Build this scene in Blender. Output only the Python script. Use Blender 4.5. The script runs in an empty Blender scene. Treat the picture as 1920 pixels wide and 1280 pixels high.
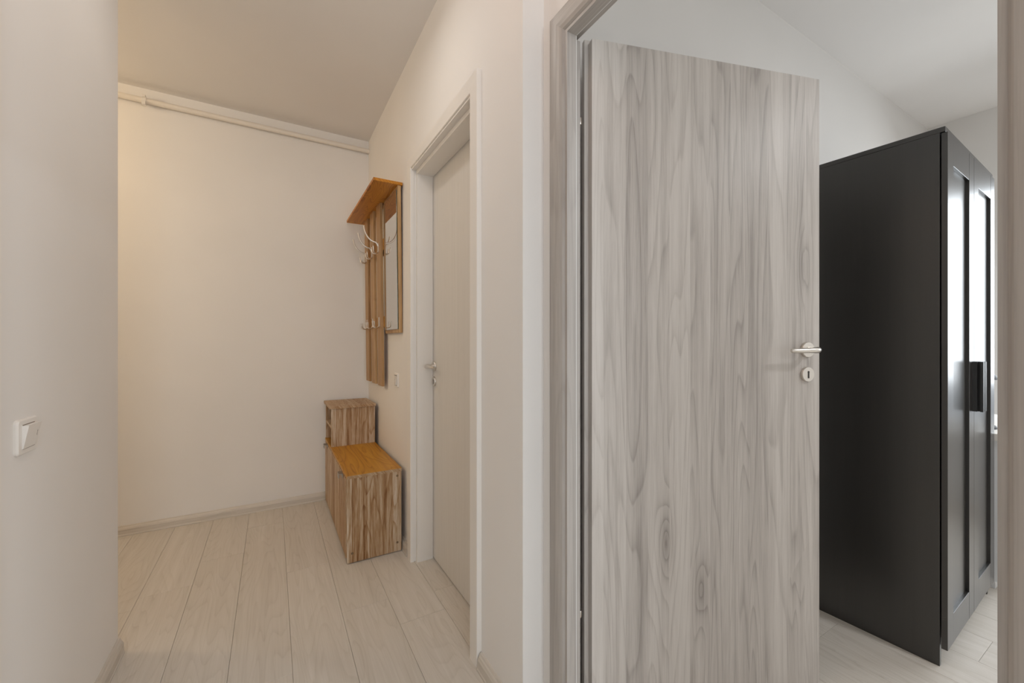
import bpy, bmesh, math, random
from mathutils import Vector, Matrix
random.seed(7)
C = bpy.context.scene.collection
SC = bpy.context.scene
R = math.radians

# ------------------------------------------------------------------ camera, world, lights, exposure
H = 1.146                       # eye height
YAW = 30.4                      # view axis turned right of the hall's long axis (+Y)
cam_d = bpy.data.cameras.new('camera'); cam = bpy.data.objects.new('camera', cam_d); C.objects.link(cam)
cam_d.sensor_fit = 'HORIZONTAL'; cam_d.sensor_width = 36.0; cam_d.lens = 36.0 * 766 / 1920
cam_d.clip_start = 0.02
cam.location = (0, 0, H); cam.rotation_euler = (R(90), 0, R(-YAW))
SC.camera = cam
SC.view_settings.view_transform = 'Standard'; SC.view_settings.look = 'None'
SC.view_settings.gamma = 1.0; SC.view_settings.use_curve_mapping = False
SC.view_settings.exposure = 0.0
SC.cycles.diffuse_bounces = 8; SC.cycles.max_bounces = 14

w = bpy.data.worlds.new('overcast_sky'); SC.world = w; w.use_nodes = True
bg = w.node_tree.nodes['Background']; bg.inputs[0].default_value = (0.86, 0.93, 1.0, 1); bg.inputs[1].default_value = 1.0

def area(name, loc, rot, sx, sy, power, col):
    d = bpy.data.lights.new(name, 'AREA'); d.shape = 'RECTANGLE'; d.size = sx; d.size_y = sy
    d.energy = power; d.color = col
    o = bpy.data.objects.new(name, d); C.objects.link(o); o.location = loc; o.rotation_euler = rot
    return o
# daylight at the bedroom's east window, and fill at an added south hall window
area('bedroom_window_daylight', (4.22, -0.30, 1.45), (0, R(55), 0), 1.5, 1.7, 42, (0.90, 0.96, 1.0))
area('added_hall_window_fill', (0.1, -2.12, 1.45), (R(68), 0, 0), 1.0, 1.7, 26, (0.87, 0.94, 1.0))

# ------------------------------------------------------------------ helpers
def newbm(): return bmesh.new()
def box(bm, x0, x1, y0, y1, z0, z1, bev=0.0):
    vs = [bm.verts.new(p) for p in ((x0,y0,z0),(x1,y0,z0),(x1,y1,z0),(x0,y1,z0),(x0,y0,z1),(x1,y0,z1),(x1,y1,z1),(x0,y1,z1))]
    fs = [bm.faces.new([vs[i] for i in f]) for f in ((3,2,1,0),(4,5,6,7),(0,1,5,4),(1,2,6,5),(2,3,7,6),(3,0,4,7))]
    if bev > 0:
        es = list({e for f in fs for e in f.edges})
        bmesh.ops.bevel(bm, geom=es, offset=bev, segments=2, profile=0.5, affect='EDGES')
    return bm
def bx(*a, bev=0.0): return box(newbm(), *a, bev=bev)
def prism(bm, pts, axis, a, b):
    """closed 2D outline swept from a to b; axis x: pts=(y,z); y: pts=(x,z); z: pts=(x,y)"""
    f = {'x': lambda p, t: (t, p[0], p[1]), 'y': lambda p, t: (p[0], t, p[1]), 'z': lambda p, t: (p[0], p[1], t)}[axis]
    A = [bm.verts.new(f(p, a)) for p in pts]; B = [bm.verts.new(f(p, b)) for p in pts]
    n = len(pts)
    bm.faces.new(A); bm.faces.new(B)
    for i in range(n): bm.faces.new((A[i], A[(i+1)%n], B[(i+1)%n], B[i]))
    bmesh.ops.recalc_face_normals(bm, faces=bm.faces)
    return bm
def tube(bm, pts, rad, seg=12, cap=True):
    pts = [Vector(p) for p in pts]; rings = []
    rr = rad if isinstance(rad, (list, tuple)) else [rad]*len(pts)
    up = None
    for i, p in enumerate(pts):
        t = (pts[min(i+1, len(pts)-1)] - pts[max(i-1, 0)]).normalized()
        if up is None:
            up = Vector((0,0,1)) if abs(t.z) < 0.9 else Vector((1,0,0))
        a = t.cross(up).normalized(); b = a.cross(t).normalized(); up = b
        rings.append([bm.verts.new(p + (a*math.cos(2*math.pi*k/seg) + b*math.sin(2*math.pi*k/seg))*rr[i]) for k in range(seg)])
    for i in range(len(rings)-1):
        for k in range(seg): bm.faces.new((rings[i][k], rings[i][(k+1)%seg], rings[i+1][(k+1)%seg], rings[i+1][k]))
    if cap: bm.faces.new(rings[0]); bm.faces.new(rings[-1])
    bmesh.ops.recalc_face_normals(bm, faces=bm.faces)
    return bm
def lathe(bm, prof, centre, axis, seg=32):
    """prof: (radius, distance along axis)"""
    c = Vector(centre); ax = Vector(axis).normalized()
    u = ax.orthogonal().normalized(); v = ax.cross(u)
    rings = []
    for r, h in prof:
        rings.append([bm.verts.new(c + ax*h + (u*math.cos(2*math.pi*k/seg) + v*math.sin(2*math.pi*k/seg))*max(r, 1e-5)) for k in range(seg)])
    for i in range(len(rings)-1):
        for k in range(seg): bm.faces.new((rings[i][k], rings[i][(k+1)%seg], rings[i+1][(k+1)%seg], rings[i+1][k]))
    bm.faces.new(rings[0]); bm.faces.new(rings[-1])
    bmesh.ops.recalc_face_normals(bm, faces=bm.faces)
    return bm
def obj(name, bm, m, parent=None, smooth=False):
    me = bpy.data.meshes.new(name); bm.to_mesh(me); bm.free(); me.materials.append(m)
    if smooth:
        me.polygons.foreach_set('use_smooth', [True]*len(me.polygons))
        me.set_sharp_from_angle(angle=R(40))
    o = bpy.data.objects.new(name, me); C.objects.link(o)
    if parent: o.parent = parent
    return o
def thing(name, loc, label, cat, group=None, rz=0.0):
    o = bpy.data.objects.new(name, None); C.objects.link(o); o.empty_display_size = 0.1
    o.location = loc; o.rotation_euler = (0, 0, rz)
    o['label'] = label; o['category'] = cat
    if group: o['group'] = group
    return o
def struct(name, bm, m, label=None, parent=None):
    o = obj(name, bm, m, parent)
    if parent is None:
        o['kind'] = 'structure'
        if label: o['label'] = label
    return o
def sroot(name, loc, label, rz=0.0):
    o = bpy.data.objects.new(name, None); C.objects.link(o); o.location = loc; o.rotation_euler = (0,0,rz)
    o['kind'] = 'structure'; o['label'] = label
    return o

# ------------------------------------------------------------------ materials
def mat(name, col, rough=0.5, metal=0.0, spec=0.5):
    m = bpy.data.materials.new(name); m.use_nodes = True
    b = m.node_tree.nodes['Principled BSDF']
    b.inputs['Base Color'].default_value = (*col, 1); b.inputs['Roughness'].default_value = rough
    b.inputs['Metallic'].default_value = metal; b.inputs['Specular IOR Level'].default_value = spec
    return m
class G:
    """small node-graph writer"""
    def __init__(s, m): s.t = m.node_tree; s.n = s.t.nodes
    def add(s, typ, **kw):
        n = s.n.new(typ)
        for k, v in kw.items(): setattr(n, k, v)
        return n
    def link(s, a, b): s.t.links.new(a, b)
    def put(s, sock, v):
        if isinstance(v, (int, float, tuple)): sock.default_value = v
        else: s.link(v, sock)
    def math(s, op, a, b=0.0, c=0.0, clamp=False):
        n = s.add('ShaderNodeMath', operation=op, use_clamp=clamp)
        s.put(n.inputs[0], a); s.put(n.inputs[1], b); s.put(n.inputs[2], c)
        return n.outputs[0]
    def comb(s, x, y, z):
        n = s.add('ShaderNodeCombineXYZ'); s.put(n.inputs[0], x); s.put(n.inputs[1], y); s.put(n.inputs[2], z); return n.outputs[0]
    def noise(s, vec, scale=1.0, detail=2.0, rough=0.5, dist=0.0):
        n = s.add('ShaderNodeTexNoise'); s.put(n.inputs['Vector'], vec)
        n.inputs['Scale'].default_value = scale; n.inputs['Detail'].default_value = detail
        n.inputs['Roughness'].default_value = rough; n.inputs['Distortion'].default_value = dist
        return n.outputs['Fac']
    def white(s, v):
        n = s.add('ShaderNodeTexWhiteNoise', noise_dimensions='1D'); s.put(n.inputs['W'], v); return n.outputs['Value']
    def ramp(s, fac, stops):
        n = s.add('ShaderNodeValToRGB'); s.put(n.inputs[0], fac); e = n.color_ramp.elements
        while len(e) < len(stops): e.new(0.5)
        for k, (p, c) in enumerate(stops): e[k].position = p; e[k].color = (*c, 1)
        return n.outputs[0]
def paint(name, col, bump=0.015, rough=0.75):
    m = mat(name, col, rough, spec=0.25); g = G(m); b = g.n['Principled BSDF']
    geo = g.add('ShaderNodeNewGeometry')
    f = g.noise(geo.outputs['Position'], 160, 3)
    l = g.noise(geo.outputs['Position'], 1.6, 2)
    c2 = tuple(c*0.965 for c in col)
    g.link(g.ramp(l, [(0.35, c2), (0.65, col)]), b.inputs['Base Color'])
    bp = g.add('ShaderNodeBump'); bp.inputs['Strength'].default_value = bump; bp.inputs['Distance'].default_value = 0.01
    g.link(f, bp.inputs['Height']); g.link(bp.outputs[0], b.inputs['Normal'])
    return m
def wood(name, stops, grain='Z', strip=0.075, ring=26.0, cs=7.0, gs=0.75, a_ring=0.35, a_fine=0.5, a_tone=0.35, a_knot=0.0,
         rough=0.45, fine_c=260.0, fine_g=6.0, per_object=0.0, bump=0.02, spec=0.4):
    m = mat(name, stops[0][1], rough, spec=spec); g = G(m); b = g.n['Principled BSDF']
    tc = g.add('ShaderNodeTexCoord'); sp = g.add('ShaderNodeSeparateXYZ'); g.link(tc.outputs['Object'], sp.inputs[0])
    X, Y, Z = sp.outputs
    gr, a, bb = {'X': (X, Y, Z), 'Y': (Y, X, Z), 'Z': (Z, X, Y)}[grain]
    c = g.math('ADD', a, g.math('MULTIPLY', bb, 0.83))
    rnd = g.add('ShaderNodeObjectInfo').outputs['Random']
    ro = g.math('MULTIPLY', rnd, 57.0 * per_object)
    wob = g.math('MULTIPLY', g.math('SUBTRACT', g.noise(g.comb(g.math('MULTIPLY', gr, 0.9), ro, 3.3), 1.0, 1), 0.5), strip*0.10)
    sid = g.math('FLOOR', g.math('ADD', g.math('DIVIDE', g.math('ADD', c, wob), strip), 0.5))
    sid = g.math('ADD', sid, ro)
    o1 = g.white(g.math('ADD', sid, 0.37)); o2 = g.white(g.math('ADD', sid, 11.83))
    off = g.math('MULTIPLY', o1, 40.0)
    v = g.comb(g.math('MULTIPLY', c, cs), g.math('ADD', g.math('MULTIPLY', gr, gs), off), off)
    n1 = g.noise(v, 1.0, 1.6, 0.45, 0.25)
    kd = None
    if a_knot > 0:
        vo = g.add('ShaderNodeTexVoronoi'); vo.inputs['Scale'].default_value = 1.0
        g.link(g.comb(g.math('MULTIPLY', c, 8.0), g.math('MULTIPLY', gr, 2.1), g.math('MULTIPLY', off, 0.0)), vo.inputs['Vector'])
        kd = g.math('POWER', g.math('SUBTRACT', 1.0, g.math('MULTIPLY', vo.outputs['Distance'], 2.2), clamp=True), 2.0)
        sepc = g.add('ShaderNodeSeparateColor'); g.link(vo.outputs['Color'], sepc.inputs[0])
        kd = g.math('MULTIPLY', kd, g.math('GREATER_THAN', sepc.outputs[0], 0.80))
        n1 = g.math('ADD', n1, g.math('MULTIPLY', kd, 0.22))
    saw = g.math('FRACT', g.math('MULTIPLY', n1, ring))
    late = g.math('POWER', saw, 4.0)                       # slow rise, then the thin dark late-wood line
    drop = g.math('MULTIPLY', g.math('SUBTRACT', 1.0, saw), 12.0, clamp=True)
    rings = g.math('SUBTRACT', 1.0, g.math('MULTIPLY', late, drop))
    fine = g.noise(g.comb(g.math('MULTIPLY', c, fine_c), g.math('ADD', g.math('MULTIPLY', gr, fine_g), off), off), 1.0, 3, 0.6)
    mid = g.noise(g.comb(g.math('MULTIPLY', c, fine_c*0.16), g.math('ADD', g.math('MULTIPLY', gr, fine_g*0.12), off), off), 1.0, 2, 0.5)
    val = g.math('ADD', 0.5, g.math('MULTIPLY', g.math('SUBTRACT', rings, 0.85), a_ring))
    val = g.math('ADD', val, g.math('MULTIPLY', g.math('SUBTRACT', fine, 0.5), a_fine))
    val = g.math('ADD', val, g.math('MULTIPLY', g.math('SUBTRACT', mid, 0.5), a_fine*1.2))
    val = g.math('ADD', val, g.math('MULTIPLY', g.math('SUBTRACT', o2, 0.5), a_tone))
    if kd is not None: val = g.math('SUBTRACT', val, g.math('MULTIPLY', kd, a_knot))
    g.link(g.ramp(val, stops), b.inputs['Base Color'])
    bp = g.add('ShaderNodeBump'); bp.inputs['Strength'].default_value = bump; bp.inputs['Distance'].default_value = 0.005
    g.link(fine, bp.inputs['Height']); g.link(bp.outputs[0], b.inputs['Normal'])
    return m

M = {}
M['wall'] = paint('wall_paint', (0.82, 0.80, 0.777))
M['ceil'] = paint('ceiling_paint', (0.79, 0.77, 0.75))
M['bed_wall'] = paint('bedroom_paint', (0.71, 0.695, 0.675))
M['white_trim'] = mat('white_laminate', (0.80, 0.77, 0.73), 0.4)
M['white_leaf'] = wood('white_grained_laminate', [(0.0, (0.61,0.585,0.55)), (1.0, (0.71,0.685,0.65))], 'Z', 0.2, 14, 7, .7, .15, .6, .1, fine_c=300, fine_g=4)
GREY = [(0.0, (0.23,0.208,0.190)), (0.35, (0.42,0.386,0.358)), (0.62, (0.54,0.505,0.472)), (1.0, (0.64,0.607,0.573))]
GREYF = [(p, tuple(v*.84 for v in c)) for p, c in GREY]
M['grey_wood'] = wood('grey_walnut_laminate', GREY, 'Z', 0.072, 15, 8, 0.60, 0.28, 0.50, 0.62, a_knot=0.35, rough=0.42, fine_c=330, fine_g=9)
M['grey_frame'] = wood('grey_walnut_frame', GREYF, 'Z', 0.2, 10, 9, 0.5, 0.15, 0.5, 0.1, rough=0.42)
M['grey_frame_y'] = wood('grey_walnut_frame_level', GREYF, 'Y', 0.2, 10, 9, 0.5, 0.15, 0.5, 0.1, rough=0.42)
FL = [(0.0, (0.42,0.37,0.315)), (0.4, (0.575,0.53,0.47)), (0.7, (0.65,0.605,0.55)), (1.0, (0.72,0.68,0.63))]
M['plank'] = wood('whitewashed_plank', FL, 'Y', 0.6, 20, 9, 0.9, 0.22, 0.42, 0.16, rough=0.38, per_object=1.0, fine_c=220, fine_g=5)
M['skirt_x'] = wood('skirting_wood_x', FL, 'X', 0.5, 12, 12, 0.7, 0.2, 0.7, 0.1, rough=0.42)
M['skirt_y'] = wood('skirting_wood_y', FL, 'Y', 0.5, 12, 12, 0.7, 0.2, 0.7, 0.1, rough=0.42)
SON = [(0.0, (0.20,0.085,0.025)), (0.35, (0.37,0.220,0.105)), (0.62, (0.49,0.36,0.235)), (1.0, (0.68,0.58,0.47))]
OAK_WARMLIT = [(0.0, (0.22,0.075,0.003)), (0.4, (0.43,0.190,0.012)), (0.7, (0.53,0.260,0.025)), (1.0, (0.61,0.34,0.06))]  # the bench's oak made more saturated, its warm-lit look put into the colour
M['son_z'] = wood('sonoma_oak_upright', SON, 'Z', 0.07, 10, 9, 1.3, 0.42, 1.25, 0.40, rough=0.5, fine_c=460, fine_g=14)
M['son_y'] = wood('sonoma_oak_lengthwise', SON, 'Y', 0.085, 20, 10, 1.6, 0.4, 0.6, 0.4, rough=0.5)
M['warmlit_z'] = wood('warmlit_oak_upright', OAK_WARMLIT, 'Z', 0.11, 14, 8, 1.2, 0.35, 0.5, 0.25, rough=0.45)
OAK = [(0.0, (0.22,0.10,0.025)), (0.4, (0.38,0.215,0.085)), (0.7, (0.48,0.30,0.14)), (1.0, (0.58,0.41,0.23))]
M['oak_z'] = wood('oak_upright', OAK, 'Z', 0.11, 12, 8, 1.0, 0.25, 0.6, 0.25, rough=0.45)
M['warmlit_y'] = wood('warmlit_oak_lengthwise', OAK_WARMLIT, 'Y', 0.11, 13, 9, 1.3, 0.5, 0.55, 0.35, rough=0.4)
OAK_ORANGELIT = [(0.0, (0.24,0.065,0.003)), (0.4, (0.45,0.165,0.008)), (0.7, (0.56,0.235,0.018)), (1.0, (0.64,0.32,0.05))]  # same oak as the slats, with an orange-lit look put into the colour
M['orangelit_y'] = wood('orangelit_oak_lengthwise', OAK_ORANGELIT, 'Y', 0.9, 20, 9, 1.6, 0.55, 0.5, 0.1, rough=0.45)
M['black_wood'] = wood('black_brown_foil', [(0.0,(0.010,0.009,0.008)), (1.0,(0.026,0.024,0.022))], 'Z', 0.3, 8, 8, .5, .1, .4, .1, rough=0.30, spec=1.0)
M['black'] = mat('black_lacquer', (0.040, 0.041, 0.042), 0.5, spec=0.35)
M['nickel'] = mat('satin_nickel', (0.70, 0.66, 0.61), 0.32, 1.0)
M['nickel_d'] = mat('dark_nickel', (0.36, 0.33, 0.29), 0.35, 1.0)
M['plastic'] = mat('white_plastic', (0.78, 0.75, 0.71), 0.35)
M['slot'] = mat('brown_slot', (0.16, 0.12, 0.085), 0.7)
M['dark'] = mat('dark_slot', (0.02, 0.015, 0.012), 0.6)
M['mirror'] = mat('mirror_silver', (0.80, 0.80, 0.78), 0.015, 1.0)
M['mirror_edge'] = mat('mirror_glass_edge', (0.02, 0.05, 0.035), 0.1)
M['seal'] = mat('pale_rubber_seal', (0.70, 0.70, 0.68), 0.6)
M['screwcap'] = mat('brown_screw_cap', (0.20, 0.13, 0.07), 0.5)
M['pipe'] = mat('painted_pipe', (0.78, 0.73, 0.66), 0.4)
M['subfloor'] = mat('subfloor_joint', (0.26, 0.21, 0.16), 0.9)
M['white_cab'] = mat('white_cabinet_foil', (0.80, 0.81, 0.83), 0.35)
M['ink'] = mat('grey_print', (0.10, 0.085, 0.07), 0.6)
def glass(name):
    m = mat(name, (1,1,1)); g = G(m); t = g.add('ShaderNodeBsdfTransparent'); gl = g.add('ShaderNodeBsdfGlossy')
    gl.inputs['Roughness'].default_value = 0.02; mx = g.add('ShaderNodeMixShader'); mx.inputs[0].default_value = 0.06
    g.link(t.outputs[0], mx.inputs[1]); g.link(gl.outputs[0], mx.inputs[2]); g.link(mx.outputs[0], g.n['Material Output'].inputs[0])
    return m
M['glass'] = glass('window_glass')
def emit(name, col, s):
    m = mat(name, col); b = m.node_tree.nodes['Principled BSDF']
    b.inputs['Emission Color'].default_value = (*col, 1); b.inputs['Emission Strength'].default_value = s
    return m

# ------------------------------------------------------------------ the shell
CZ = 2.672                                   # ceiling height
XR, XL, YB = 0.635, -0.490, 3.250            # hall: right wall, left wall, end wall
YN = 1.020                                   # bedroom's back wall face and end of the hall's right wall
XD = 0.710                                   # face of the wall with the wooden door
XE, YS = 4.06, -2.10                         # bedroom east wall, south end of everything
XW = -3.0                                    # end of the side corridor
def boxes(*bs):
    bm = newbm()
    for b in bs: box(bm, *b)
    return bm
struct('ceiling', bx(XW-.1, XE+.2, YS-.1, YB+.1, CZ, CZ+.08), M['ceil'])
struct('wall_back', bx(XW-.1, XR+.12, YB, YB+.1, 0, CZ), M['wall'])
DO = (1.350, 2.096, 2.036)                   # white door: rough opening near, far, head
struct('wall_right', boxes((XR, XR+.12, YN, DO[0]-.012, 0, CZ), (XR, XR+.12, DO[1]+.012, YB, 0, CZ), (XR, XR+.12, DO[0]-.012, DO[1]+.012, DO[2]+.012, CZ)), M['wall'])
LO = (0.36, 1.185, 2.04)                     # door in the left wall, just out of view
struct('wall_left', boxes((XL-.12, XL, LO[1], 2.03, 0, CZ), (XL-.12, XL, YS, LO[0], 0, CZ), (XL-.12, XL, LO[0], LO[1], LO[2], CZ)), M['wall'])
struct('wall_corridor', bx(XW, XL-.12, 1.91, 2.03, 0, CZ), M['wall'])
struct('wall_corridor_end', bx(XW-.1, XW, 1.91, YB, 0, CZ), M['wall'])
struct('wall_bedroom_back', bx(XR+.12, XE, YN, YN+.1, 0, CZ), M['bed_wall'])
YJ, YJ2, ZJ = 0.905, 0.121, 2.011            # wooden door frame: stop faces far and near, head
struct('wall_bedroom_door', boxes((XD, .762, YJ+.034, YN, 0, CZ), (XD, .762, YS, YJ2-.034, 0, CZ), (XD, .762, YJ2-.034, YJ+.034, ZJ+.034, CZ)), M['wall'])
WE = (-1.20, 0.62, 0.55, 2.24)               # east window y0,y1,z0,z1
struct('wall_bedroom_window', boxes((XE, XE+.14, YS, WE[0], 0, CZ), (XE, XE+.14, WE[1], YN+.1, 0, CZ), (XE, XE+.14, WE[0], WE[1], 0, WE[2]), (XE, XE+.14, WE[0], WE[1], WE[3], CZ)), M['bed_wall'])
WS = (-0.42, 0.62, 0.45, 2.45)               # added fill-light window behind the camera x0,x1,z0,z1
struct('wall_front', boxes((XL-.12, WS[0], YS-.1, YS, 0, CZ), (WS[1], XE+.14, YS-.1, YS, 0, CZ), (WS[0], WS[1], YS-.1, YS, 0, WS[2]), (WS[0], WS[1], YS-.1, YS, WS[3], CZ)), M['wall'])

def window(name, label, axis, pos, a0, a1, z0, z1):
    r = sroot(name, (0,0,0), label)
    def bb(u0,u1,v0,v1,t0,t1): return (t0,t1,u0,u1,v0,v1) if axis == 'x' else (u0,u1,t0,t1,v0,v1)
    f = .055; mid = (a0+a1)/2
    fr = boxes(bb(a0,a0+f,z0,z1,pos,pos+.06), bb(a1-f,a1,z0,z1,pos,pos+.06), bb(a0+f,a1-f,z0,z0+f,pos,pos+.06), bb(a0+f,a1-f,z1-f,z1,pos,pos+.06), bb(mid-f*.6,mid+f*.6,z0+f,z1-f,pos,pos+.06))
    obj('window_frame', fr, M['white_trim'], r)
    for u0, u1 in ((a0+f, mid-f*.6), (mid+f*.6, a1-f)):
        obj('pane', bx(*bb(u0,u1,z0+f,z1-f,pos+.026,pos+.032)), M['glass'], r)
    obj('window_sill', bx(*bb(a0-.03,a1+.03,z0-.03,z0,pos-.12 if axis=='x' else pos-.02, pos if axis=='x' else pos+.12)), M['white_trim'], r)
    return r
window('window_1', 'white framed window in the bedroom east wall', 'x', XE+.03, *WE)
window('added_window_2', 'added white framed window at the unseen south end of the hall', 'y', YS-.09, *WS)  # unseen window, added to carry the hall's fill daylight

# floor: slab with single laminate planks laid along the hall
floor = struct('floor', bx(XW-.1, XE+.2, YS-.1, YB+.1, -.06, -.009), M['subfloor'])
PW, PL = 0.1927, 1.380
known = {-3: 2.42, -2: 1.27, -1: 1.60, 0: 2.31, 1: 1.851, 2: 1.657}
def plank_bm(wd, ln):
    bm = bx(-wd/2+.0004, wd/2-.0004, -ln/2+.0004, ln/2-.0004, -.009, 0)
    es = [e for e in bm.edges if all(v.co.z > -1e-6 for v in e.verts)]
    bmesh.ops.bevel(bm, geom=es, offset=.0009, segments=1, affect='EDGES')
    return bm
full = None
x_first, x_last = XW-.1, XE+.1
k0 = math.floor((x_first-.061)/PW)
for k in range(k0, int((x_last-.061)/PW)+1):
    xa, xb = max(.061+k*PW, x_first), min(.061+(k+1)*PW, x_last)
    if xb-xa < .02: continue
    j = known.get(k, 0.25 + (k*0.517) % PL)
    while j > YS: j -= PL
    y = j
    lo, hi = (1.9, YB+.05) if xb < XL-.05 else (YS-.05, YB+.05 if xa < .8 else YN+.1)
    while y < hi:
        ya, yb = max(y, lo), min(y+PL, hi)
        if yb-ya > .03:
            if abs(yb-ya-PL) < 1e-4 and abs(xb-xa-PW) < 1e-4:
                if full is None:
                    full = obj('plank', plank_bm(PW, PL), M['plank'], floor); p = full
                else:
                    p = bpy.data.objects.new('plank', full.data); C.objects.link(p); p.parent = floor
            else: p = obj('plank', plank_bm(xb-xa, yb-ya), M['plank'], floor)
            p.location = ((xa+xb)/2, (ya+yb)/2, 0)
        y += PL

# skirting boards: stepped profile, (distance from wall, height)
SK = [(0,0),(.021,0),(.0215,.006),(.019,.010),(.018,.036),(.013,.047),(.010,.050),(.007,.057),(0,.057)]
def skirt(name, axis, pos, sgn, a, b, label, cut=0.0):
    pts = [(pos+sgn*d, z) for d, z in SK]
    bm = newbm()
    prism(bm, pts, axis, a, b)
    if cut:                                   # end b cut at a slant, as the board stops at the wall's corner
        for v in bm.verts:
            co = v.co[0 if axis == 'x' else 1]
            if abs(co-b) < 1e-6:
                d = abs((v.co[1] if axis == 'x' else v.co[0]) - pos)
                v.co[0 if axis == 'x' else 1] = b - cut*d
    return struct(name, bm, M['skirt_x' if axis == 'x' else 'skirt_y'], label)
skirt('baseboard_back', 'x', YB, -1, XW, XR-.002, 'pale wood skirting board along the end wall')
skirt('baseboard_left', 'y', XL, 1, LO[1]+.062, 2.028, 'pale wood skirting board under the light switch', cut=.25)
skirt('baseboard_right', 'y', XR, -1, YN, 1.290, 'pale wood skirting board on the wall between the two doors')
skirt('baseboard_right_far', 'y', XR, -1, 2.160, YB-.022, 'pale wood skirting board behind the shoe bench')
skirt('baseboard_right_near', 'y', XD, -1, YS, YJ2-.070, 'pale wood skirting board beside the near jamb of the grey door')
skirt('baseboard_left_near', 'y', XL, 1, YS, LO[0]-.063, 'pale wood skirting board beyond the white door in the left wall')
skirt('baseboard_bedroom', 'x', YN, -1, XD+.06, XE, 'pale wood skirting board of the bedroom back wall')
skirt('baseboard_bedroom_window', 'y', XE, -1, YS, YN-.022, 'pale wood skirting board under the bedroom window')

# ------------------------------------------------------------------ white closed door (door_1)
d1 = sroot('door_1', (0,0,0), 'white closed interior door with white casing beside the coat rack')
XC = .617
def casing(parent, m_v, m_h, xf, xb, yi0, yi1, zi, wdt, rnd=.0):
    """casing legs and head, mitred, with face xf; inner edges yi0 (near) yi1 (far) zi"""
    th = xb-xf
    def leg(y_in, s):
        bm = newbm()
        prof = [(xb, y_in+s*wdt), (xf+.002, y_in+s*wdt), (xf, y_in+s*(wdt-.002))]
        if rnd: prof += [(xf, y_in+s*rnd), (xf+.18*th, y_in+s*rnd*.55), (xf+.45*th, y_in+s*rnd*.18), (xf+.85*th, y_in), (xb, y_in)]
        else: prof += [(xf, y_in+s*.002), (xf+.002, y_in), (xb, y_in)]
        prism(bm, prof, 'z', 0, zi)
        for v in bm.verts:
            if v.co.z > zi-1e-6: v.co.z = zi + abs(v.co.y-y_in)
        return bm
    obj('casing', leg(yi1, 1), m_v, parent); obj('casing', leg(yi0, -1), m_v, parent)
    prof = [(xb, zi+wdt), (xf+.002, zi+wdt), (xf, zi+wdt-.002)]
    if rnd: prof += [(xf, zi+rnd), (xf+.18*th, zi+rnd*.55), (xf+.45*th, zi+rnd*.18), (xf+.85*th, zi), (xb, zi)]
    else: prof += [(xf, zi+.002), (xf+.002, zi), (xb, zi)]
    bm = newbm(); prism(bm, prof, 'y', yi0, yi1)
    for v in bm.verts:
        e = v.co.z - zi
        v.co.y = yi1 + e if v.co.y > (yi0+yi1)/2 else yi0 - e
    obj('casing', bm, m_h, parent)
casing(d1, M['white_trim'], M['white_trim'], XC, XR, 1.355, 2.091, 2.044, .060)
def lining(parent, m_v, m_h, x0, x1, y0, y1, z, th):
    """three boards: far, near, head; their inner faces at y1, y0, z"""
    return [obj('jamb', bx(x0, x1, y1, y1+th, 0, z+th), m_v, parent), obj('jamb', bx(x0, x1, y0-th, y0, 0, z+th), m_v, parent),
            obj('jamb', bx(x0, x1, y0, y1, z, z+th), m_h, parent)]
lining(d1, M['white_trim'], M['white_trim'], XC+.006, .755, 1.350, 2.096, 2.036, .011)
def stops(parent, m_v, m_h, x0, x1, y0, y1, z, th):
    obj('stop', bx(x0, x1, y1-th, y1, 0, z-th), m_v, parent); obj('stop', bx(x0, x1, y0, y0+th, 0, z-th), m_v, parent)
    obj('stop', bx(x0, x1, y0, y1, z-th, z), m_h, parent)
stops(d1, M['white_trim'], M['white_trim'], .648, .7325, 1.350, 2.096, 2.036, .0205)
leaf1 = obj('door_leaf', bx(.734, .774, 1.362, 2.086, .008, 2.026, bev=.0015), M['white_leaf'], d1)

def door_hardware(parent, P, n, u, m_main, m_dark):
    """lever handle and key escutcheon. P: rosette centre on the face, n: out of the face, u: way the lever points"""
    P, n, u = Vector(P), Vector(n).normalized(), Vector(u).normalized(); z = Vector((0,0,1))
    h = obj('handle_rosette', lathe(newbm(), [(0,0),(.0255,0),(.0255,.006),(.024,.0085),(.012,.0095),(0,.0095)], P, n, 40), m_main, parent, True)
    def q(a, b, c): return P + u*a + n*b + z*c
    lv = newbm()
    path = [q(0,.008,0), q(0,.030,0), q(.001,.038,0), q(.006,.045,0), q(.014,.048,-.0005), q(.03,.0485,-.001), (q(.06,.0485,-.0015)), q(.09,.048,-.002), q(.104,.047,-.002), q(.110,.0455,-.002)]
    tube(lv, path, [.0085,.0085,.0092,.0100,.0098,.0088,.0078,.0070,.0066,.0050], 16)
    obj('lever', lv, m_main, h, True)
    K = P - z*.081
    e = obj('key_escutcheon', lathe(newbm(), [(0,0),(.0245,0),(.0245,.006),(.0232,.008),(0,.008)], K, n, 40), m_main, parent, True)
    s = newbm()
    lathe(s, [(0,.004),(.0036,.004),(.0036,.0086),(0,.0086)], K+z*.0075, n, 16)
    b2 = [K + n*.0043 + u*su*.003 + z*sz for su, sz in ((-1,-.013),(1,-.013),(1,.006),(-1,.006))]
    b3 = [p + n*.0042 for p in b2]
    vv = [s.verts.new(p) for p in b2+b3]
    for f in ((0,1,2,3),(7,6,5,4),(0,4,5,1),(1,5,6,2),(2,6,7,3),(3,7,4,0)): s.faces.new([vv[i] for i in f])
    bmesh.ops.recalc_face_normals(s, faces=s.faces)
    obj('keyhole', s, m_dark, e)
door_hardware(d1, (.734, 2.052, 1.018), (-1,0,0), (0,-1,0), M['nickel'], M['dark'])

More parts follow.
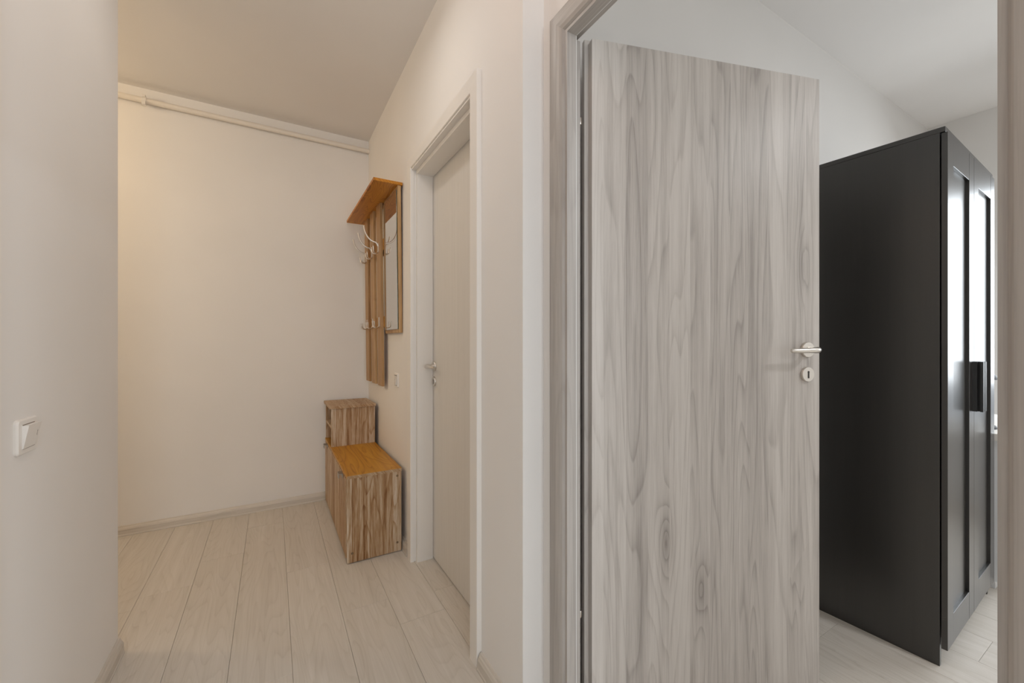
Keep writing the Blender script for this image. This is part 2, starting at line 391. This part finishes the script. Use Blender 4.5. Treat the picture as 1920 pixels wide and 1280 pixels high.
# ------------------------------------------------------------------ grey wooden door, open (door_2)
d2 = sroot('door_2', (0,0,0), 'open grey walnut-look door with grey wood frame leading to the bedroom')
casing(d2, M['grey_frame'], M['grey_frame_y'], .697, XD, YJ2-.008, YJ+.009, ZJ+.009, .059, rnd=.027)
def frame2():
    x0, xs, x1 = .7090, .741, .766
    for y_in, s in ((YJ, 1), (YJ2, -1)):
        ya, yb, yc = y_in, y_in+s*.012, y_in+s*.034
        bm = newbm(); prism(bm, [(x0,ya),(xs,ya),(xs,yb),(x1,yb),(x1,yc),(x0,yc)], 'z', 0, ZJ if s else ZJ)
        obj('jamb', bm, M['grey_frame'], d2)
        obj('seal', bx(xs-.0005, xs+.0025, min(ya+s*.0005, ya+s*.012), max(ya+s*.0005, ya+s*.012), 0, ZJ), M['seal'], d2)
    bm = newbm(); prism(bm, [(x0,ZJ),(xs,ZJ),(xs,ZJ+.012),(x1,ZJ+.012),(x1,ZJ+.034),(x0,ZJ+.034)], 'y', YJ2-.034, YJ+.034)
    obj('jamb', bm, M['grey_frame_y'], d2)
    obj('seal', bx(xs-.0005, xs+.0025, YJ2, YJ, ZJ+.0005, ZJ+.012), M['seal'], d2)
frame2()
A, Bp = Vector((.7955, .900, 0)), Vector((1.574, .657, 0))
uu = (Bp-A).normalized(); ang = math.atan2(uu.y, uu.x); LW = (Bp-A).length
leaf = bpy.data.objects.new('door_leaf', None)   # local: x along the leaf from the hinge, y into the leaf away from the hall face
bm = newbm()
prism(bm, [(0,0),(LW,0),(LW,.025),(LW+.013,.025),(LW+.013,.040),(-.013,.040),(-.013,.025),(0,.025)], 'z', .008, 2.020)
top = bx(-.013, LW+.013, .025, .040, 2.020, 2.032)
me_t = bpy.data.meshes.new('t'); top.to_mesh(me_t); top.free(); bm.from_mesh(me_t); bpy.data.meshes.remove(me_t)
leaf = obj('door_leaf', bm, M['grey_wood'], d2); leaf.location = A; leaf.rotation_euler = (0,0,ang)
nn = Vector((uu.y, -uu.x, 0)); nn = nn if nn.dot(-A) > 0 else -nn
HP = A + uu*(LW-.053)
door_hardware(d2, (HP.x, HP.y, 1.119), nn, -uu, M['nickel'], M['dark'])
for zc in (.349, 1.79):
    obj('hinge', lathe(newbm(), [(0,-.010),(.0045,-.010),(.0055,-.008),(.0055,.008),(.0045,.010),(0,.010)], (.778, .932, zc), (0,0,1), 16), M['nickel'], d2, True)

# white door in the left wall: only its casing's edge reaches the frame
d3 = sroot('door_3', (0,0,0), 'white closed door in the left wall beside the light switch')
def casing_l(parent):
    for (ya, yb, za, zb) in ((LO[1], LO[1]+.061, 0, LO[2]+.061), (LO[0]-.061, LO[0], 0, LO[2]+.061), (LO[0], LO[1], LO[2], LO[2]+.061)):
        obj('casing', bx(XL, XL+.014, ya, yb, za, zb, bev=.002), M['white_trim'], parent)
casing_l(d3)
obj('door_leaf', bx(XL-.07, XL-.03, LO[0]+.002, LO[1]-.002, .006, LO[2]-.002), M['white_leaf'], d3)

# ------------------------------------------------------------------ shoe bench
BX0, BX1, BY0, BY1 = .329, .610, 2.237, 3.224
b = thing('shoe_bench', ((BX0+BX1)/2, (BY0+BY1)/2, 0), 'oak shoe bench with low seat and raised open cubby in the corner', 'bench')
bo = b.location.copy()
def lb(x0,x1,y0,y1,z0,z1,bev=.0008): return bx(x0-bo.x, x1-bo.x, y0-bo.y, y1-bo.y, z0, z1, bev=bev)
YT = 2.903
sp = obj('side_panel', lb(BX0+.002, BX1, BY0, BY0+.016, .004, .438), M['son_z'], b)
for x, z in ((.588,.415), (.588,.052), (.356,.052)):
    obj('screw_cap', lathe(newbm(), [(0,0),(.0065,0),(.006,.0012),(0,.0016)], (x-bo.x, BY0-bo.y, z), (0,-1,0), 16), M['screwcap'], sp, True)
obj('side_panel', lb(BX0+.002, BX1, BY1-.016, BY1, .004, .438), M['son_z'], b)
obj('divider', lb(BX0+.018, BX1-.004, 2.722, 2.738, .03, .438), M['son_z'], b)
obj('base_board', lb(BX0+.020, BX1-.004, BY0+.016, BY1-.016, .030, .046), M['son_y'], b)
obj('kick_board', lb(BX0+.022, BX0+.036, BY0+.016, BY1-.016, .001, .030), M['son_y'], b)
obj('back_panel', lb(BX1-.004, BX1, BY0+.016, BY1-.016, .03, .438, 0), M['son_z'], b)
st = obj('seat_board', lb(BX0, BX1+.002, BY0-.002, BY1, .438, .454), M['warmlit_y'], b)
obj('edge_band', lb(BX0+.001, BX1+.001, BY0-.0032, BY0-.002, .4385, .4535, 0), M['son_y'], st)
for ya, yb, hy in ((BY0+.018, 2.7285, 2.375), (2.7315, BY1-.018, 3.085)):
    dd = obj('door', lb(BX0-.001, BX0+.014, ya, yb, .026, .435), M['son_z'], b)
    hb = newbm()
    prism(hb, [(BX0-.001-bo.x, .412), (BX0-.003-bo.x, .412), (BX0-.003-bo.x, .4345), (BX0-.020-bo.x, .4345), (BX0-.021-bo.x, .414), (BX0-.024-bo.x, .414), (BX0-.023-bo.x, .4375), (BX0-.001-bo.x, .4375)], 'y', hy-.026-bo.y, hy+.026-bo.y)
    obj('tab_handle', hb, M['nickel_d'], dd)
obj('cubby_side', lb(BX0+.004, BX1, YT, YT+.016, .454, .704), M['son_z'], b)
obj('cubby_side', lb(BX0+.004, BX1, BY1-.016, BY1, .454, .704), M['son_z'], b)
obj('cubby_back', lb(BX1-.006, BX1-.002, YT+.016, BY1-.016, .454, .704, 0), M['son_z'], b)
obj('cubby_shelf', lb(BX0+.006, BX1-.006, YT+.016, BY1-.016, .568, .584), M['son_y'], b)
obj('cubby_top', lb(BX0-.008, BX1+.004, YT-.010, BY1+.002, .704, .720), M['son_y'], b)

# ------------------------------------------------------------------ coat rack
rk = thing('coat_rack', (XR, 2.75, 0.86), 'golden oak wall coat rack with hat shelf, slats, hooks and mirror', 'coat rack')
ro = rk.location.copy()
def lr(x0,x1,y0,y1,z0,z1,bev=.0008): return bx(x0-ro.x, x1-ro.x, y0-ro.y, y1-ro.y, z0-ro.z, z1-ro.z, bev=bev)
SX0, SX1 = .584, .600                       # slat thickness
obj('hat_shelf', lr(.473, XR-.004, 2.290, 3.215, 2.022, 2.038), M['orangelit_y'], rk)
slats = ((2.641, 2.750), (2.834, 2.943), (3.027, 3.136))
for zc in (1.76, 1.27): obj('cross_bar', lr(SX1+.0003, SX1+.016, 2.6225, 3.13, zc-.035, zc+.035), M['warmlit_y'], rk)
obj('hanger_block', lr(SX1+.016, XR-.004, 3.04, 3.10, 1.70, 1.80), M['warmlit_y'], rk)
obj('hanger_block', lr(SX1+.016, XR-.004, 2.66, 2.72, 1.70, 1.80), M['warmlit_y'], rk)
def hook(parent, y, z, tall):
    x = SX0 - ro.x; y -= ro.y; z -= ro.z
    h = obj('hook', bx(x-.003, x, y-.009, y+.009, z-.030, z+.032, bev=.001), M['nickel'], parent)
    for s in (-1, 1):
        pts = []
        for t in range(9):
            a = math.pi*t/8
            pts.append((x-.003-.017*(1-math.cos(a))*.95, y + s*(.004+.019*t/8), z-.022-.014*math.sin(a)))
        pts += [(x-.0365, y+s*.024, z-.008), (x-.038, y+s*.0245, z+.006)]
        obj('prong', tube(newbm(), pts, .0034, 10), M['nickel'], h, True)
    if tall:
        pts = [(x-.003, y, z+.012), (x-.007, y, z+.026), (x-.016, y, z+.036)]
        for t in range(1, 10):
            a = t/9
            pts.append((x-.016-.072*math.sin(a*1.45)/math.sin(1.45), y, z+.036+.092*(1-math.cos(a*1.45))/(1-math.cos(1.45))))
        obj('arm', tube(newbm(), pts, [.0056]*3+[.0056-.0001*t for t in range(9)], 12), M['nickel'], h, True)
for ya, yb in slats:
    s = obj('slat', lr(SX0, SX1, ya, yb, .862, 2.022), M['oak_z'], rk)
    hook(rk, (ya+yb)/2, 1.745, True); hook(rk, (ya+yb)/2, 1.270, False)
MB = obj('mirror_board', lr(.605, .623, 2.296, 2.622, 1.196, 2.022), M['oak_z'], rk)
obj('mirror_glass_rim', lr(.6012, .605, 2.312, 2.620, 1.216, 2.000, 0), M['mirror_edge'], MB)
obj('mirror_glass', lr(.6004, .6012, 2.3135, 2.6185, 1.2175, 1.9985, 0), M['mirror'], MB)

# the rack hangs from its top and leans back: its foot is nearer the wall than its head
for o in list(rk.children_recursive):
    if o.name.startswith('hat_shelf'): continue
    for v in o.data.vertices: v.co.x += .0115 * (2.022 - (v.co.z + ro.z))

# ------------------------------------------------------------------ black wardrobe
WR = R(2.1)
wd = thing('wardrobe', (2.031, .4795, 0), 'tall black-brown two-door wardrobe with framed doors and bar handles', 'wardrobe', rz=WR)
Wd, Dp, Ht = .78, .485, 1.90
bk = M['black_wood']
obj('side_panel', bx(0, .016, 0, Dp, 0, Ht-.018), bk, wd)
obj('side_panel', bx(Wd-.016, Wd, 0, Dp, 0, Ht-.018), bk, wd)
obj('top_board', bx(-.0015, Wd+.0015, -.014, Dp+.002, Ht-.018, Ht, bev=.001), bk, wd)
obj('bottom_board', bx(.016, Wd-.016, .004, Dp, .070, .086), bk, wd)
obj('plinth', bx(.016, Wd-.016, .05, .066, 0, .070), bk, wd)
obj('back_panel', bx(.016, Wd-.016, Dp-.006, Dp, .086, Ht-.018), bk, wd)
for x0, x1, hx, s in ((.0015, Wd/2-.0012, Wd/2-.018, 1), (Wd/2+.0012, Wd-.0015, Wd/2+.018, -1)):
    z0, z1, y0, y1, sw, rw = .065, Ht-.0205, -.0195, -.0035, .076, .104
    dr = obj('door', bx(x0+sw, x1-sw, y0+.0105, y1, z0+rw, z1-rw), bk, wd)
    for a, c2 in ((x0, x0+sw), (x1-sw, x1)): obj('stile', bx(a, c2, y0, y1, z0, z1, bev=.0009), bk, dr)
    for a, c2 in ((z0, z0+rw), (z1-rw, z1)): obj('rail', bx(x0+sw+.0004, x1-sw-.0004, y0+.0003, y1, a, c2, bev=.0009), bk, dr)
    hb = newbm()                            # grip bar: foot on the door, finger groove on the outer side, lip in front
    a, c2 = hx-s*.013, hx+s*.013
    prism(hb, [(a,y0),(a,y0-.013),(a+s*.014,y0-.013),(a+s*.014,y0-.021),(a,y0-.021),(a,y0-.029),(c2,y0-.029),(c2,y0)], 'z', .870, 1.066)
    obj('handle', hb, M['black'], dr)

# ------------------------------------------------------------------ white chest beyond the wardrobe, with a black lamp on it
ch = thing('chest_of_drawers', (3.25, .70, 0), 'white chest of drawers standing between the black wardrobe and the window wall', 'chest')
wc = M['white_cab']
obj('body', bx(-.375, .375, -.24, .26, .04, .690), wc, ch)
obj('plinth', bx(-.36, .36, -.20, .25, 0, .04), wc, ch)
obj('top_board', bx(-.385, .385, -.262, .262, .690, .722, bev=.001), M['white_trim'], ch)
for i in range(3):
    d = obj('drawer', bx(-.371, .371, -.258, -.241, .05+i*.213, .05+i*.213+.208, bev=.001), wc, ch)
    obj('knob', lathe(newbm(), [(0,0),(.006,0),(.006,.012),(.013,.018),(.012,.024),(0,.025)], (0,-.258,.05+i*.213+.104), (0,-1,0), 20), M['nickel'], d, True)
lp = thing('table_lamp', (3.02, .560, .722), 'small black cone-shaded lamp on the white chest of drawers', 'lamp')
obj('lamp_base', lathe(newbm(), [(0,0),(.045,0),(.045,.008),(.04,.014),(.006,.016),(0,.016)], (0,0,0), (0,0,1), 28), M['black'], lp, True)
obj('stem', tube(newbm(), [(0,0,.014),(0,0,.24)], .005, 12), M['black'], lp, True)
sh = newbm(); seg = 32
prof = [(.055,.240),(.020,.285),(.018,.285),(.052,.243)]
rings = [[sh.verts.new((r*math.cos(2*math.pi*k/seg), r*math.sin(2*math.pi*k/seg), z)) for k in range(seg)] for r, z in prof]
for i in range(4):
    for k in range(seg): sh.faces.new((rings[i][k], rings[i][(k+1)%seg], rings[(i+1)%4][(k+1)%seg], rings[(i+1)%4][k]))
bmesh.ops.recalc_face_normals(sh, faces=sh.faces)
shade = obj('lamp_shade', sh, M['black'], lp, True)
obj('bulb', lathe(newbm(), [(0,.235),(.008,.237),(.014,.246),(.012,.262),(.007,.285),(0,.285)], (0,0,0), (0,0,1), 20), M['plastic'], lp, True)

# ------------------------------------------------------------------ heating pipe under the ceiling
PZ, PY = 2.587, YB-.028
pp = thing('heating_pipe', (-1.18, PY, PZ), 'painted heating pipe running under the ceiling along the end wall', 'pipe')
obj('pipe', tube(newbm(), [(XW+1.181-.0, 0, 0), (XR+1.179, 0, 0)], .0165, 20), M['pipe'], pp, True)
for cx in (-.660, -1.9):
    cb = newbm(); x = cx+1.18
    ring = [(.0198*math.cos(t), .0198*math.sin(t)) for t in [2*math.pi*k/20 for k in range(20)]]
    vo = []
    for xx in (x-.010, x+.010):
        vo.append([cb.verts.new((xx, a, c2)) for a, c2 in ring])
    for k in range(20): cb.faces.new((vo[0][k], vo[0][(k+1)%20], vo[1][(k+1)%20], vo[1][k]))
    cb.faces.new(vo[0]); cb.faces.new(vo[1])
    box(cb, x-.009, x+.009, -.026, .0, -.032, -.012); box(cb, x-.007, x+.007, -.022, .0, .012, .029)
    box(cb, x-.006, x+.006, .010, .028, -.007, .007)
    bmesh.ops.recalc_face_normals(cb, faces=cb.faces)
    obj('pipe_clip', cb, M['plastic'], pp)

# ------------------------------------------------------------------ wall plates
sw = thing('light_switch', (XL, 1.371, .931), 'white rocker light switch on the wall near the corner', 'switch')
def rplate(bm, w, h, d0, d1, r, nx, cy=0, cz=0, seg=5, taper=0.0):
    """rounded plate standing out along nx (+1/-1) in x"""
    def outline(w, h, r):
        o = []
        for (sx, sy, a0) in ((1,1,0),(-1,1,90),(-1,-1,180),(1,-1,270)):
            for k in range(seg+1):
                a = R(a0+90*k/seg); o.append((cy+sx*(w/2-r)+r*math.cos(a), cz+sy*(h/2-r)+r*math.sin(a)))
        return o
    o0, o1 = outline(w, h, r), outline(w-2*taper, h-2*taper, max(r-taper, .0005))
    m_ = d0 + (d1-d0)*.55
    L = [[bm.verts.new((nx*d, a, c2)) for a, c2 in o] for d, o in ((d0, o0), (m_, o0), (d1, o1))]
    n = len(o0)
    for i in range(2):
        for k in range(n): bm.faces.new((L[i][k], L[i][(k+1)%n], L[i+1][(k+1)%n], L[i+1][k]))
    bm.faces.new(L[0]); bm.faces.new(L[2])
    bmesh.ops.recalc_face_normals(bm, faces=bm.faces)
    return bm
obj('cover_plate', rplate(newbm(), .092, .080, 0, .0075, .010, 1, taper=.003), M['plastic'], sw)
obj('rocker_recess', rplate(newbm(), .054, .0555, .0070, .0079, .001, 1), M['slot'], sw)
rb = newbm(); prism(rb, [(.0075,-.0262),(.0095,-.0262),(.0185,.0262),(.0075,.0262)], 'y', -.029, .029)
rocker = obj('rocker', rb, M['plastic'], sw)
mk = newbm()                                  # small printed arrow mark on the rocker
for (ya, yb, za, zb) in ((.0150,.0162,-.002,.008), (.0140,.0152,.006,.009), (.0158,.0170,-.004,-.001)):
    vs = []
    for (yy, zz) in ((ya,za),(yb,za),(yb,zb),(ya,zb)):
        vs.append(mk.verts.new((.0095+.0090*(zz+.0262)/.0524+.00015, yy+.004, zz)))
    mk.faces.new(vs)
obj('rocker_mark', mk, M['ink'], rocker)

so = thing('wall_switch', (XR, 2.425, .918), 'small white square wall switch between coat rack and white door', 'switch')
obj('cover_plate', rplate(newbm(), .080, .082, 0, .008, .008, -1, taper=.003), M['plastic'], so)
obj('rocker_recess', rplate(newbm(), .056, .060, .0076, .0084, .001, -1), M['ink'], so)
rb = newbm(); prism(rb, [(-.0082,-.0265),(-.0135,-.0265),(-.0092,.0265),(-.0082,.0265)], 'y', -.0265, .0265)
rk2 = obj('rocker', rb, M['plastic'], so)
mk = newbm()
for (y0, z0, y1, z1, t) in ((.012,.020,-.004,.017,.0016), (-.004,.012,.008,.004,.0014), (.008,.004,.000,-.012,.0014), (.002,-.014,-.003,-.019,.0025)):
    d = Vector((y1-y0, z1-z0)).normalized(); n = Vector((-d.y, d.x))*t
    vs = []
    for (yy, zz) in ((y0+n.x,z0+n.y),(y0-n.x,z0-n.y),(y1-n.x,z1-n.y),(y1+n.x,z1+n.y)):
        vs.append(mk.verts.new((-.0135+.0043*(zz+.0265)/.053-.00015, yy, zz)))
    mk.faces.new(vs)
obj('rocker_mark', mk, M['ink'], rk2)

# ------------------------------------------------------------------ ceiling lamps out of the frame: side corridor, plus fill lamps added in hall and bedroom
def unseen_ceiling_lamp(loc, label, col, power, downlight):
    r = thing('unseen_ceiling_lamp', loc, label, 'lamp')
    obj('lamp_base', lathe(newbm(), [(0,0),(.11,0),(.11,-.02),(.10,-.025),(0,-.025)], (0,0,0), (0,0,1), 32), M['white_trim'], r, True)
    obj('lamp_dome', lathe(newbm(), [(0,-.025),(.095,-.025),(.090,-.050),(.07,-.072),(.035,-.084),(0,-.087)], (0,0,0), (0,0,1), 32), emit('lamp_glow', col, 2.0), r, True)
    if downlight:
        d = bpy.data.lights.new('lamp_light', 'AREA'); d.shape = 'DISK'; d.size = .18; z = -.092
    else:
        d = bpy.data.lights.new('lamp_light', 'POINT'); d.shadow_soft_size = .10; z = -.27
    d.energy = power; d.color = col
    o = bpy.data.objects.new('lamp_light', d); C.objects.link(o); o.parent = r; o.location = (0,0,z)
unseen_ceiling_lamp((-1.60, 2.66, CZ), 'warm glowing dome lamp on the side corridor ceiling', (1.0, .79, .53), 16.0, False)
unseen_ceiling_lamp((.07, 1.55, CZ), 'added unseen fill lamp on the hall ceiling near the white door', (1.0, .97, .92), 2.5, True)  # unseen lamp added for more light in the far hall
unseen_ceiling_lamp((.07, .70, CZ), 'added unseen warm fill lamp on the hall ceiling near the grey door', (1.0, .68, .52), 2.6, False)  # second unseen hall lamp, added as warm fill
unseen_ceiling_lamp((2.3, -.95, CZ), 'added unseen fill lamp on the bedroom ceiling', (.97, .98, 1.0), 21, True)  # unseen lamp added to brighten the bedroom floor
